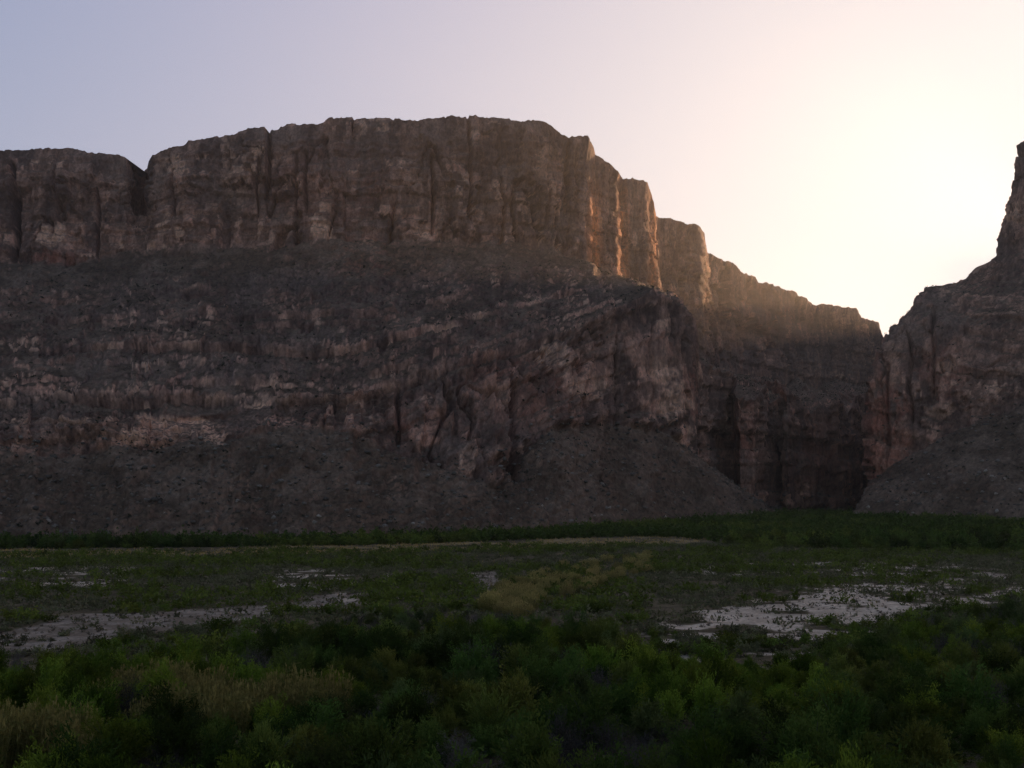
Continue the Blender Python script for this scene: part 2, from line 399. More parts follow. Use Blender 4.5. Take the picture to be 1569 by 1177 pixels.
# keep the skyline of the rim where it stands: ragged by a metre or two only
rimrow = np.arange(len(TT))[TT >= 4][0]
PATCH = [(270, 648, 55, 16, 1.0), (215, 672, 55, 16, .9), (322, 662, 22, 22, .9), (250, 640, 35, 8, 1), (640, 350, 26, 16, 1.0), (492, 350, 20, 18, .9), (610, 330, 22, 10, .7), (565, 385, 18, 22, .5), (80, 360, 35, 18, .7), (120, 378, 20, 12, .7), (10, 365, 16, 12, .7), (180, 365, 14, 16, .6), (258, 352, 12, 18, .7),
    (85, 590, 38, 16, .8), (300, 580, 40, 10, .7), (395, 620, 28, 5, .9), (515, 560, 24, 8, .7), (650, 500, 60, 12, .55), (602, 745, 20, 26, .75), (640, 660, 25, 18, .75), (850, 545, 40, 18, .7), (900, 580, 40, 34, .7), (1015, 575, 36, 16, .9), (1040, 610, 20, 22, .8), (1015, 622, 22, 12, .8), (1048, 670, 8, 28, .9), (1000, 540, 40, 30, .5),
    (720, 690, 18, 45, .5), (815, 695, 15, 20, .6), (345, 250, 10, 60, .35), (735, 210, 12, 8, .7), (590, 200, 14, 6, .6), (710, 265, 16, 10, .6), (725, 330, 14, 14, .6), (795, 310, 6, 14, .5), (670, 330, 6, 24, .6), (840, 250, 22, 30, .4), (305, 490, 14, 8, .6), (195, 500, 12, 8, .6), (440, 490, 10, 6, .5), (490, 495, 14, 6, .5), (430, 645, 30, 5, .7), (480, 650, 20, 5, .6), (20, 690, 40, 12, .45), (660, 630, 14, 30, .45), (760, 600, 40, 30, .35), (330, 800, 60, 18, .12), (200, 790, 60, 14, .15), (480, 800, 60, 14, .16), (560, 800, 50, 12, .16)]
REDS = [(560, 385, 60, 40, .6), (800, 600, 120, 70, .35), (1145, 660, 22, 70, .6), (1240, 690, 60, 70, .35), (90, 395, 50, 15, .6), (640, 640, 60, 40, .4), (1060, 600, 10, 70, .6), (500, 290, 140, 80, .25)]
pxd, pyd = proj(P2)
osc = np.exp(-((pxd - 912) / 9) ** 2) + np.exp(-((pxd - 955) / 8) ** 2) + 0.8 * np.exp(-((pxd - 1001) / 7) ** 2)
sunlit_streaks = np.clip(osc, 0, 1) * sstep(260, 330, pyd) * sstep(2.9, 3.05, tcol) * (0.5 + 0.5 * sstep(-0.4, 0.4, fbm(P2, (4, 4, 60), 301, 2))) * 0.9  # sun streaks on the buttress sides, painted into the stained rock's colour
C2 = rock_colors(P2, cl, md, BLK, PATCH, REDS, sunlit_streaks)
cliff_faces = grid_faces(*P2.shape[:2])
o = link('cliff_wall', make_mesh('cliff_wall', P2.reshape(-1, 3), cliff_faces, C2.reshape(-1, 3)), kind='structure', label='high brown limestone mesa with banded slopes and a talus foot')
o.data.materials.append(M_ROCK)
MASSIF = (P2, cl, md)

# right-hand massif at the canyon mouth
SKY_R = None
ST = np.arange(8.0)
def rt(rows): return tier([(i,) + r for i, r in enumerate(rows)])
R_FOOT = rt([(1345, 780, 3190), (1410, 780, 2380), (1352, 780, 1460), (1300, 779, 1050), (1460, 779, 960), (1640, 779, 900), (2000, 779, 850), (2800, 779, 780), (4800, 779, 600)])
R_TAL = rt([(1345, 768, 3195), (1405, 745, 2390), (1362, 740, 1480), (1333, 735, 1135), (1470, 655, 1085), (1640, 592, 1060), (2000, 590, 1000), (2800, 590, 930), (4800, 590, 720)])
R_LOW = rt([(1348, 690, 3200), (1395, 590, 2400), (1365, 580, 1500), (1327, 585, 1142), (1478, 560, 1110), (1640, 520, 1082), (2000, 512, 1025), (2800, 510, 955), (4800, 510, 740)])
R_A = rt([(1352, 670, 3205), (1410, 550, 2420), (1392, 535, 1520), (1356, 518, 1155), (1490, 500, 1130), (1645, 478, 1100), (2000, 470, 1042), (2800, 470, 970), (4800, 470, 755)])
R_B = rt([(1358, 640, 3210), (1435, 530, 2440), (1470, 505, 1540), (1420, 441, 1180), (1508, 452, 1152), (1650, 440, 1125), (2000, 432, 1065), (2800, 432, 990), (4800, 432, 770)])
R_C = rt([(1360, 630, 3215), (1450, 515, 2450), (1530, 490, 1560), (1475, 429, 1195), (1532, 428, 1172), (1655, 412, 1145), (2000, 410, 1085), (2800, 410, 1005), (4800, 410, 780)])
R_UP = rt([(1363, 615, 3220), (1475, 490, 2470), (1585, 450, 1580), (1526, 391, 1210), (1562, 388, 1190), (1665, 375, 1165), (2000, 372, 1105), (2800, 372, 1025), (4800, 372, 800)])
R_RIM = rt([(1368, 557, 3240), (1495, 410, 2500), (1630, 350, 1600), (1556, 222, 1230), (1592, 200, 1212), (1680, 182, 1190), (2000, 165, 1130), (2800, 155, 1060), (4800, 140, 830)])
s_f = np.linspace(0, 8, 4001)
a_, b_, c_ = R_LOW(s_f)
met = np.where(a_[1:] < 1720, 1.0, 0.12) * np.abs(np.diff(a_)) + 0.05 * np.abs(np.diff(c_))
S = resample(s_f, met, 420)
foot = tpts(R_FOOT, S); foot[:, 2] = ground_z(foot[:, 0], foot[:, 1]) - 4
rim = tpts(R_RIM, S)
back = rim.copy(); back[:, 0] += 500; back[:, 1] += 500
PR, TT = loft([foot] + [tpts(t, S) for t in (R_TAL, R_LOW, R_A, R_B, R_C, R_UP)] + [rim, back], (80, 70, 28, 40, 14, 24, 90, 6), 6)
tcol = TT[:, None] + 0 * S[None, :]
crn = 1 - sstep(3.3, 4.4, S)[None, :]                         # the corner facing the river is sheer
cl = sstep(0.95, 1.05, tcol) * (1 - sstep(3.0, 3.4, tcol)) * lerp(0.45, 1.0, crn) + sstep(5.9, 6.05, tcol) * (1 - sstep(6.98, 7.02, tcol))
md = sstep(0.95, 1.05, tcol) * (1 - sstep(5.8, 6.0, tcol)) * (1 - cl) * 0.8
amp = (sstep(0.0, 0.12, tcol) * 0.85 + 0.15) * (1 - 0.7 * sstep(6.9, 7.0, tcol)) * 0.8
rr = tpts(R_LOW, S)[:, :2]
ARC = np.concatenate([[0], np.cumsum(np.linalg.norm(np.diff(rr, axis=0), axis=1))])
PR2, BLK = displace(PR, ARC, cl, md, 0.25 * PR[..., 0], [(1395, 2.5, 520, 660, 6), (1360, 2.5, 560, 700, 6), (1430, 3, 480, 620, 5)], amp)
CRC = rock_colors(PR2, cl, md, BLK, [(1445, 560, 20, 10, .5), (1530, 455, 30, 6, .6), (1560, 340, 10, 40, .4), (1370, 560, 12, 40, .4), (1440, 625, 20, 20, .5), (1390, 770, 60, 10, .5), (1340, 750, 30, 12, .5), (1480, 765, 80, 10, .45)],
                  [(1360, 640, 40, 110, .9), (1340, 700, 20, 60, .8), (1440, 570, 60, 60, .45)])
o = link('canyon_wall', make_mesh('canyon_wall', PR2.reshape(-1, 3), grid_faces(*PR2.shape[:2]), CRC.reshape(-1, 3)), kind='structure', label='reddish limestone wall with a talus fan right of the canyon mouth')
o.data.materials.append(M_ROCK)

# ------------------------------------------------------------------ ground sheet
def axis(dense0, dense1, step, far0, far1, grow=1.09):
    a = list(np.arange(dense0, dense1 + step, step)); st = step
    while a[-1] < far1: st = min(st * grow, 160); a.append(a[-1] + st)
    st = step
    while a[0] > far0: st = min(st * grow, 160); a.insert(0, a[0] - st)
    return np.array(a)

gx = axis(-130, 130, 1.15, -4200, 4200, 1.05)
gy = axis(150, 300, 1.15, -500, 4200, 1.022)
GX, GY = np.meshgrid(gx, gy)
GZ = ground_z(GX, GY)
GP = np.stack([GX, GY, GZ], -1)
gpx, gpy = proj(GP)
behind = GY < 40
gpx = np.where(behind, -9999, gpx); gpy = np.where(behind, 5000, gpy)

def in_poly(px, py, pts):
    pts = np.array(pts, float); r = np.zeros(px.shape, bool)
    for (x0, y0), (x1, y1) in zip(pts, np.roll(pts, -1, 0)):
        c = ((y0 > py) != (y1 > py)) & (px < (x1 - x0) * (py - y0) / (y1 - y0 + 1e-12) + x0)
        r ^= c
    return r

def sand_mask(x, y, px, py):
    """1 on bare pale sand"""
    p = np.stack([x, y, 0 * x], -1)
    w = fbm(p, (26, 26, 26), 401, 4)
    w2 = fbm(p, (7, 7, 7), 411, 3)
    jx, jy = px + 30 * w, py + 9 * w + 4 * w2
    m = in_poly(jx, jy, [(975, 968), (1010, 944), (1095, 922), (1190, 908), (1230, 896), (1290, 896), (1440, 890), (1440, 908), (1330, 958), (1230, 1005), (1110, 1030), (1010, 992)]) * 1.0
    spk = sstep(0.25, 0.4, w2 + 0.3 * w) * ((py < 935) & (py > 862))
    spots = np.zeros_like(px)
    for x0, y0, rx, ry in [(90, 880, 170, 22), (500, 888, 130, 20), (1270, 872, 260, 16), (1500, 910, 90, 40), (560, 915, 60, 12), (1180, 860, 130, 9), (750, 880, 40, 10), (905, 842, 60, 4)]:
        spots = np.maximum(spots, 1 - sstep(0.6, 1.1, np.hypot((px - x0) / rx, (py - y0) / ry)))
    m = m * (1 - sstep(0.0, 0.16, fbm(p, (9, 9, 9), 413, 4) + 0.45 * sstep(1150, 1020, px) - 0.25 * in_poly(px, py, [(1180, 985), (1150, 920), (1300, 905), (1400, 905), (1330, 950)])))
    return np.maximum(m, spk * spots)

def track_mask(x, y, px, py):
    """1 on the tan track with short dry grass"""
    p = np.stack([x, y, 0 * x], -1)
    w = fbm(p, (20, 20, 20), 421, 3)
    jx, jy = px + 20 * w, py + 7 * w
    m = in_poly(jx, jy, [(-300, 1010), (-300, 980), (0, 966), (140, 945), (330, 935), (450, 921), (565, 911), (570, 919), (470, 935), (380, 952), (230, 972), (60, 1000)]) * 1.0
    m = np.maximum(m, in_poly(jx, jy, [(720, 880), (760, 872), (775, 900), (735, 905)]) * 1.0)
    return m

def strip_mask(px, py, w):
    c = np.interp(px, [-400, 0, 300, 600, 800, 960, 1060, 1110], [853, 850, 847, 842, 836, 831, 827, 825])
    t = np.interp(px, [-400, 900, 1070, 1110], [6, 6, 5, 0.01]) * (0.9 + 0.8 * w)
    t = np.maximum(t, 0.01)
    return 1 - sstep(0.7, 1.3, np.abs(py + 4.5 * w - c) / t)

sm = sand_mask(GX, GY, gpx, gpy); tm = track_mask(GX, GY, gpx, gpy)
wv = fbm(GP, (30, 30, 30), 431, 3)
tm2 = strip_mask(gpx, gpy, wv)
v = sstep(-0.5, 0.5, fbm(GP, (4, 4, 4), 441, 4))[..., None]
c = lerp(np.array((0.080, 0.056, 0.026)), np.array((0.140, 0.100, 0.050)), v)
c = lerp(c, lerp(np.array((0.19, 0.135, 0.085)), np.array((0.30, 0.225, 0.155)), v), tm[..., None])
c = lerp(c, np.array((0.30, 0.20, 0.09)), (tm2 * sstep(-0.35, 0.25, fbm(GP, (9, 9, 9), 433, 3)))[..., None])
c = lerp(c, lerp(np.array((0.46, 0.335, 0.220)), np.array((0.62, 0.465, 0.315)), v), sm[..., None])
GP[..., 2] += 0.12 * fbm(GP, (5, 5, 5), 451, 3) * sstep(60, 120, GY)
o = link('ground', make_mesh('ground', GP.reshape(-1, 3), grid_faces(*GP.shape[:2]), c.reshape(-1, 3), True), kind='structure', label='dark river plain with pale sand clearings and a tan track')
o.data.materials.append(M_GROUND)

# ------------------------------------------------------------------ leaf geometry
def unit(v): return v / np.maximum(np.linalg.norm(v, axis=-1, keepdims=True), 1e-9)

def cards(c, length, width, direction, tilt, rng):
    """one diamond leaf per centre c (n,3) lying along direction, tilted at random; returns verts, quads"""
    n = len(c)
    u = unit(direction + tilt * rng.normal(size=(n, 3)))
    w = unit(np.cross(u, rng.normal(size=(n, 3))))
    L = (length * rng.uniform(0.6, 1.4, n))[:, None]; W = (width * rng.uniform(0.6, 1.4, n))[:, None]
    v = np.stack([c - u * L / 2, c + w * W / 2, c + u * L / 2, c - w * W / 2], 1).reshape(-1, 3)
    return v, np.arange(4 * n).reshape(n, 4)

def tube(path, r0, r1, sides=4):
    path = np.asarray(path, float); k = len(path)
    vs_, fs_ = [], []
    for i, p in enumerate(path):
        r = r0 + (r1 - r0) * i / (k - 1)
        t = unit((path[min(i + 1, k - 1)] - path[max(i - 1, 0)])[None])[0]
        a = unit(np.cross(t, (0.3, 1, 0.1))[None])[0]; b = np.cross(t, a)
        for j in range(sides):
            an = 2 * math.pi * j / sides
            vs_.append(p + r * (a * math.cos(an) + b * math.sin(an)))
    for i in range(k - 1):
        for j in range(sides):
            fs_.append((i * sides + j, i * sides + (j + 1) % sides, (i + 1) * sides + (j + 1) % sides, (i + 1) * sides + j))
    return np.array(vs_), np.array(fs_)

def shrub(rng, h, r, n_shoot, n_leaf, leaf, width, c_lo, c_hi, start=0.25, scatter=0.2, upright=0.5, tilt=0.75):
    """leafy shrub: shoots rise from the base to a lumpy dome, leaves along them. -> foliage arrays, stem arrays"""
    lobes = rng.normal(size=(9, 3)); lobes[:, 2] = np.abs(lobes[:, 2]); lobes = unit(lobes); lk = rng.uniform(0.55, 1.2, 9)
    V, Q, C, nv = [], [], [], 0
    SV, SQ, sn = [], [], 0
    for i in range(n_shoot):
        d = rng.normal(size=3); d[2] = abs(d[2]) * (0.8 + upright) + 0.12
        d /= np.linalg.norm(d)
        dots = lobes @ d
        k = lk[np.argmax(dots)] * (0.72 + 0.28 * max(dots)) * rng.uniform(0.7, 1.15) * (1.22 if rng.random() < 0.08 else 1.0)
        end = np.array((d[0] * r * k, d[1] * r * k, max(d[2] * h * k, 0.12 * h)))
        base = np.array((rng.normal() * 0.14 * r, rng.normal() * 0.14 * r, 0.0))
        bend = np.array((end[0] * 0.45, end[1] * 0.45, end[2] * 0.62)) + rng.normal(size=3) * 0.06 * r
        t = start + (1 - start) * rng.random(n_leaf) ** 0.62
        pt = ((1 - t) ** 2)[:, None] * base + (2 * t * (1 - t))[:, None] * bend + (t ** 2)[:, None] * end
        pt = pt + rng.normal(size=pt.shape) * scatter * (0.5 + 0.5 * t)[:, None]
        pt[:, 2] = np.maximum(pt[:, 2], 0.05)
        dirn = unit((end - bend)[None] + np.zeros_like(pt))
        v, q = cards(pt, leaf, width, dirn, tilt, rng)
        sh = rng.uniform(0, 1)
        f = np.clip(0.55 * rng.random(n_leaf) + 0.45 * sh, 0, 1)[:, None]
        V.append(v); Q.append(q + nv); C.append(np.repeat(lerp(c_lo, c_hi, f), 4, 0)); nv += len(v)
        if i < 9:
            v, q = tube([base, lerp(base, bend, .55), lerp(bend, end, .25), lerp(bend, end, .8)], 0.05 * h / 4, 0.012, 3)
            SV.append(v); SQ.append(q + sn); sn += len(v)
    return (np.concatenate(V), np.concatenate(Q), np.concatenate(C)), (np.concatenate(SV), np.concatenate(SQ))

def reeds(rng, h, r, n, c_stalk, c_green):
    """clump of tall cane: leaning stalks with long blades and a feathery plume"""
    V, Q, C, nv = [], [], [], 0
    def add(v, q, c):
        nonlocal nv
        V.append(v); Q.append(q + nv); C.append(np.broadcast_to(c, v.shape).copy()); nv += len(v)
    for i in range(n):
        a = rng.uniform(0, 2 * math.pi); rr = r * math.sqrt(rng.random())
        b = np.array((math.cos(a) * rr, math.sin(a) * rr, 0)); hh = h * rng.uniform(0.4, 1.0) ** .7 * (1.08 - 0.3 * rr / r)
        top = b + np.array((math.cos(a) * rr * 0.18 + rng.normal() * 0.28, math.sin(a) * rr * 0.18 + rng.normal() * 0.28, hh))
        w = np.array((math.cos(a + 1.57), math.sin(a + 1.57), 0)) * 0.028
        ww = np.array((math.cos(a), math.sin(a), 0)) * 0.028
        cs = c_stalk * rng.uniform(0.6, 1.35)
        for k in (w, ww):
            add(np.array((b - k, b + k, top + k * .5, top - k * .5)), np.array([[0, 1, 2, 3]]), cs)
        nb = 8
        t = rng.uniform(0.2, 1.0, nb); pt = lerp(b, top, t[:, None])
        dr = unit(rng.normal(size=(nb, 3)) * np.array((1, 1, .3)) + np.array((0, 0, 0.75)))
        v, q = cards(pt + dr * 0.25, 0.62, 0.07, dr, 0.1, rng)
        f = np.clip(1.25 - t + rng.normal(size=nb) * .25, 0, 1)[:, None]
        add(v, q, np.repeat(lerp(c_stalk, c_green, f) * rng.uniform(.7, 1.2), 4, 0))
        if rng.random() < 0.35:
            pl = top + np.array((0, 0, 0.12)) + rng.normal(size=(4, 3)) * 0.05
            v, q = cards(pl, 0.42, 0.10, np.array((0, 0, 1.0)) + np.zeros((4, 3)), 0.2, rng)
            add(v, q, c_stalk * 1.25)
    return np.concatenate(V), np.concatenate(Q), np.concatenate(C)

rng = np.random.default_rng(5)
A = lambda *t: np.array(t, float)
KINDS = {   # name: (dark leaf, light leaf)
    'willow': (A(0.061, 0.094, 0.010), A(0.191, 0.231, 0.027)),
    'tamarisk': (A(0.033, 0.052, 0.011), A(0.092, 0.127, 0.023)),
    'baccharis': (A(0.065, 0.077, 0.014), A(0.177, 0.181, 0.034)),
    'arrowweed': (A(0.047, 0.062, 0.018), A(0.138, 0.163, 0.045)),
    'dry':      (A(.060, .052, .042), A(.120, .100, .080)),
    'scrub':    (A(.082, .080, .036), A(.185, .172, .082)),
    'mesquite': (A(0.064, 0.086, 0.014), A(0.156, 0.176, 0.030)),
    'tuft':     (A(.085, .066, .045), A(.200, .155, .100)),
}
def shrub_protos(kind, n, **kw):
    res = []
    for i in range(n):
        fol, stem = shrub(rng, c_lo=KINDS[kind][0], c_hi=KINDS[kind][1], **kw)
        fm = make_mesh(kind + '_foliage', *fol); fm.materials.append(M_LEAF)
        sm_ = make_mesh(kind + '_stem', stem[0], stem[1], np.tile(A(.085, .07, .055), (len(stem[0]), 1))); sm_.materials.append(M_BARK)
        res.append((fm, sm_, fol))
    return res

PROTO = {
    'willow': shrub_protos('willow', 4, h=4.4, r=2.9, n_shoot=150, n_leaf=38, leaf=.34, width=.095, scatter=.17, upright=.9, tilt=.5),
    'tamarisk': shrub_protos('tamarisk', 4, h=4.2, r=3.1, n_shoot=150, n_leaf=38, leaf=.36, width=.105, scatter=.20, upright=.5, tilt=.55),
    'baccharis': shrub_protos('baccharis', 3, h=3.6, r=2.6, n_shoot=150, n_leaf=34, leaf=.36, width=.08, scatter=.13, upright=1.2, tilt=.35),
    'arrowweed': shrub_protos('arrowweed', 3, h=3.9, r=2.8, n_shoot=140, n_leaf=36, leaf=.34, width=.10, scatter=.17, upright=.8, tilt=.5),
    'dry': shrub_protos('dry', 3, h=3.4, r=2.4, n_shoot=80, n_leaf=16, leaf=.40, width=.045, scatter=.12, upright=.6),
    'scrub': shrub_protos('scrub', 4, h=1.15, r=1.35, n_shoot=34, n_leaf=9, leaf=.30, width=.13, scatter=.10, upright=.2),
    'mesquite': shrub_protos('mesquite', 4, h=2.5, r=2.2, n_shoot=44, n_leaf=11, leaf=.40, width=.20, scatter=.18, upright=.3),
    'tuft': shrub_protos('tuft', 3, h=.55, r=.5, n_shoot=22, n_leaf=6, leaf=.20, width=.05, scatter=.05, upright=.6, start=.1),
    'tree': shrub_protos('tamarisk', 4, h=5.4, r=3.6, n_shoot=46, n_leaf=12, leaf=.85, width=.50, scatter=.40, upright=.3),
    'green_tree': shrub_protos('mesquite', 4, h=4.6, r=3.5, n_shoot=46, n_leaf=12, leaf=.80, width=.48, scatter=.38, upright=.3),
}
def cane_mesh(h, r, n, stalk, green):
    m = make_mesh('cane_stalks', *reeds(rng, h, r, n, stalk, green)); m.materials.append(M_CANE); return m
CANE = [cane_mesh(4.4, 1.9, 150, A(.235, .180, .055), A(.120, .128, .030)) for i in range(3)]
CANE_PALE = [cane_mesh(4.6, 2.2, 170, A(.37, .28, .095), A(.20, .185, .050)) for i in range(2)]

# ------------------------------------------------------------------ planting
PB = np.array([(-400, 1045), (0, 1038), (300, 1036), (420, 1005), (490, 965), (570, 950), (760, 948), (930, 985), (985, 1030), (1200, 1032), (1300, 1008), (1440, 962), (1569, 935), (2000, 915)], float)
pyr = random.Random(3)
def zone_noise(x, y, s, seed): return float(fbm(np.array([[x, y, 0.0]]), (s, s, s), seed, 2)[0])

def jitter_grid(x0, x1, y0, y1, step, seed):
    r = np.random.default_rng(seed)
    X, Y = np.meshgrid(np.arange(x0, x1, step), np.arange(y0, y1, step))
    return (X + r.uniform(-.5, .5, X.shape) * step).ravel(), (Y + r.uniform(-.5, .5, Y.shape) * step).ravel()

def in_view(x, y, px, margin): return (px > -margin) & (px < 1569 + margin)

def thing_with_parts(name, fm, sm_, x, y, scale, sz, label, cat, group):
    root = link(name, None, loc=(x, y, float(ground_z(x, y)) - .05), label=label, category=cat, group=group)
    root.empty_display_size = .3
    root.rotation_euler = (0, 0, pyr.uniform(0, 6.28)); root.scale = (scale, scale, scale * sz)
    link('foliage', fm, root); link('stems', sm_, root)
    return root

# --- near thicket
X, Y = jitter_grid(-130, 150, 80, 260, 3.5, 21)
Z = ground_z(X, Y); qx, qy = proj(np.stack([X, Y, Z], -1))
ok = in_view(X, Y, qx, 45) & (qy > np.interp(qx, PB[:, 0], PB[:, 1]))
sm = sand_mask(X, Y, qx, qy); tm = track_mask(X, Y, qx, qy)
ok &= (sm < .5) & (tm < .5)
n1 = fbm(np.stack([X, Y, 0 * X], -1), (26, 26, 26), 501, 2); n2 = fbm(np.stack([X, Y, 0 * X], -1), (17, 17, 17), 511, 2)
LBL = {
    'willow': ('willow_shrub', 'yellow-green leafy willow shrub', 'shrub'),
    'tamarisk': ('tamarisk_shrub', 'dark green feathery tamarisk shrub', 'shrub'),
    'baccharis': ('seepwillow_shrub', 'olive upright seepwillow shrub', 'shrub'),
    'arrowweed': ('arrowweed_shrub', 'grey-green leafy arrowweed shrub', 'shrub'),
    'dry': ('dry_shrub', 'grey-brown half bare shrub', 'shrub'),
}
def place_words(px, py):
    """where in the thicket a shrub stands, by things one can find"""
    if py > 1110: return 'at the front edge of the thicket below the bluff'
    if px > 960 and px < 1440 and py < 1075: return 'at the near rim of the pale sand clearing'
    if px >= 1440 and py < 1075: return 'in the thicket beyond the end of the sand clearing'
    if px < 430 and py < 1075: return 'at the near rim of the tan track'
    if 430 <= px <= 960 and py < 1010: return 'in the thicket between track and sand clearing'
    if px < 520: return 'in the thicket around the near cane clumps'
    return 'in the dark middle of the thicket'
REED_SPOTS = [(205, 1085), (240, 1080), (275, 1088), (310, 1092), (345, 1100), (255, 1110), (300, 1118), (420, 1108), (455, 1104), (480, 1110), (375, 1112), (15, 1165), (50, 1172), (85, 1168), (-15, 1180), (110, 1180), (340, 1130), (225, 1120), (190, 1072), (260, 1068), (330, 1080), (400, 1092), (500, 1098), (440, 1090), (150, 1095), (30, 1150), (70, 1145), (0, 1140), (120, 1150), (290, 1076)]
def ground_at(px, py):
    lo, hi = 60.0, 1500.0
    for _ in range(50):
        m = (lo + hi) / 2; x = (px - CX) / F * m * (CP + SP * 0)
        p = np.array([[x, m, float(ground_z(x, m))]]); a, b = proj(p)
        x = x + (px - a[0]) / F * m
        if b[0] > py: lo = m
        else: hi = m
    return x, m
reed_xy = [ground_at(a, b) for a, b in REED_SPOTS]
n_kind = {}
for i in np.flatnonzero(ok):
    x, y, px, py = X[i], Y[i], qx[i], qy[i]
    if any((x - a) ** 2 + (y - b) ** 2 < 3.1 ** 2 for a, b in reed_xy): continue
    a, b = n1[i], n2[i]
    kind = 'tamarisk'
    if a > .26: kind = 'willow'
    elif b > .44: kind = 'dry'
    elif b < -.36: kind = 'baccharis'
    elif -.28 < a < .0 : kind = 'arrowweed'
    if px > 1250 and py > 1090 and kind == 'willow' and pyr.random() < .6: kind = 'tamarisk'
    if pyr.random() < .12: kind = pyr.choice(('willow', 'baccharis', 'dry', 'tamarisk', 'arrowweed'))
    if n_kind.get(kind, 0) >= 298:
        kind = min(LBL, key=lambda q: n_kind.get(q, 0))
    n_kind[kind] = n_kind.get(kind, 0) + 1
    nm, lb, cat = LBL[kind]
    w = place_words(px, py)
    fm, st_, _ = pyr.choice(PROTO[kind])
    small = .62 if (py < 985 and px < 1000) else 1.0
    sc_ = (.56 + .78 * pyr.random() ** 1.7) * small
    size = 'low ' if sc_ < .62 else ('tall ' if sc_ > .95 else '')
    lb = size + lb
    thing_with_parts(nm, fm, st_, x, y, sc_, pyr.uniform(.8, 1.15), lb + ' ' + w, cat, lb + 's ' + w)

for (x, y), (px, py) in zip(reed_xy, REED_SPOTS):
    far_left = px < 130
    lb = 'tall olive cane clump in the thicket corner nearest the bluff' if far_left else 'tall olive cane clump in the thicket in front of the tan track'
    o = link('cane_clump', pyr.choice(CANE), loc=(x, y, float(ground_z(x, y)) - .05), label=lb, category='reeds', group=lb.replace('clump', 'clumps'))
    o.rotation_euler[2] = pyr.uniform(0, 6.28); s = pyr.uniform(.85, 1.3); o.scale = (s, s, s)
k = 0
while k < 120:
    px, py = pyr.uniform(730, 1005), pyr.uniform(848, 948)
    if not in_poly(np.array([px]), np.array([py]), [(735, 938), (765, 902), (850, 872), (1000, 850), (1005, 876), (890, 912), (800, 946)])[0]: continue
    k += 1
    x, y = ground_at(px, py)
    o = link('cane_clump', pyr.choice(CANE_PALE + CANE_PALE + CANE[:1]), loc=(x, y, float(ground_z(x, y)) - .05), label='pale golden cane clump in the stand between track and sand clearing', category='reeds', group='pale golden cane stand')
    o.rotation_euler[2] = pyr.uniform(0, 6.28); s = pyr.uniform(.45, .95); o.scale = (s * pyr.uniform(.9, 1.4), s * pyr.uniform(.9, 1.4), s)

# --- open plain: low scrub, greener mesquite, tufts on the sand
def scatter_stuff(name, items, proto_key, tint_of, label):
    """far shrubs past the count limit, merged into one mesh of coarse leaf clumps"""
    V, Q, C, nv = [], [], [], 0
    r = np.random.default_rng(77)
    for (x, y, s, sz, keep) in items:
        v, q, c = PROTO[proto_key][int(r.integers(len(PROTO[proto_key])))][2]
        pick = r.choice(len(q), keep, replace=False)
        v = v.reshape(-1, 4, 3)[pick]; c = c.reshape(-1, 4, 3)[pick]
        cen = v.mean(1, keepdims=True)
        v = cen + (v - cen) * tint_of[1]
        a = r.uniform(0, 6.28); ca, sa = math.cos(a), math.sin(a)
        w = v * np.array((s, s, s * sz)); w = np.stack([w[..., 0] * ca - w[..., 1] * sa, w[..., 0] * sa + w[..., 1] * ca, w[..., 2]], -1)
        w = w + np.array((x, y, float(ground_z(x, y)) - .05))
        V.append(w.reshape(-1, 3)); C.append(c.reshape(-1, 3) * r.uniform(*tint_of[0])); Q.append(np.arange(4 * keep).reshape(-1, 4) + nv); nv += 4 * keep
    me = make_mesh(name, np.concatenate(V), np.concatenate(Q), np.concatenate(C)); me.materials.append(M_SCRUB)
    return link(name, me, kind='stuff', label=label)

X, Y = jitter_grid(-330, 330, 175, 640, 2.5, 31)
Z = ground_z(X, Y); qx, qy = proj(np.stack([X, Y, Z], -1))
wst = fbm(np.stack([X, Y, 0 * X], -1), (30, 30, 30), 431, 3)
sm = sand_mask(X, Y, qx, qy); tm = track_mask(X, Y, qx, qy); stp = strip_mask(qx, qy, wst)
strip_c = np.interp(qx, [-400, 0, 300, 600, 800, 960, 1060, 1110], [853, 850, 847, 842, 836, 831, 827, 815])
ok = in_view(X, Y, qx, 60) & (qy < np.interp(qx, PB[:, 0], PB[:, 1]) + 4) & (qy > strip_c - 2)
n1 = fbm(np.stack([X, Y, 0 * X], -1), (38, 38, 38), 521, 3); n2 = fbm(np.stack([X, Y, 0 * X], -1), (12, 12, 12), 531, 2)
rnd = np.random.default_rng(9).random(len(X))
scrub_l, mesq_l, tuft_l = [], [], []
for i in np.flatnonzero(ok):
    x, y, px, py = X[i], Y[i], qx[i], qy[i]
    if stp[i] > .4 and rnd[i] > .26: continue
    if sm[i] > .5:
        if py > 872 and rnd[i] < .62 and n2[i] > -.4: tuft_l.append((x, y, px, py))
        elif rnd[i] > .84: scrub_l.append((x, y, px, py))
        continue
    if tm[i] > .5:
        if rnd[i] < .42: tuft_l.append((x, y, px, py))
        elif rnd[i] < .55: scrub_l.append((x, y, px, py))
        continue
    thick = 560 < px < 985 and 878 < py < 960
    green = n1[i] > (.04 if not thick else -.45) or (px > 1060 and py < 872 and n1[i] > -.15)
    if green and rnd[i] < (.38 if not thick else .46): mesq_l.append((x, y, px, py))
    elif rnd[i] < .86 and n2[i] > -.6: scrub_l.append((x, y, px, py))
near = lambda lst: sorted(lst, key=lambda t: t[1])
def plain_words(px, py):
    if py > 905 and px < 620: return 'beside the tan track'
    if px > 960 and 872 < py: return 'around the pale sand clearing'
    if 560 < px <= 960 and py > 870: return 'around the golden cane stand'
    if px < 800: return 'on the plain in front of the straw grass strip'
    return 'on the plain towards the canyon mouth'
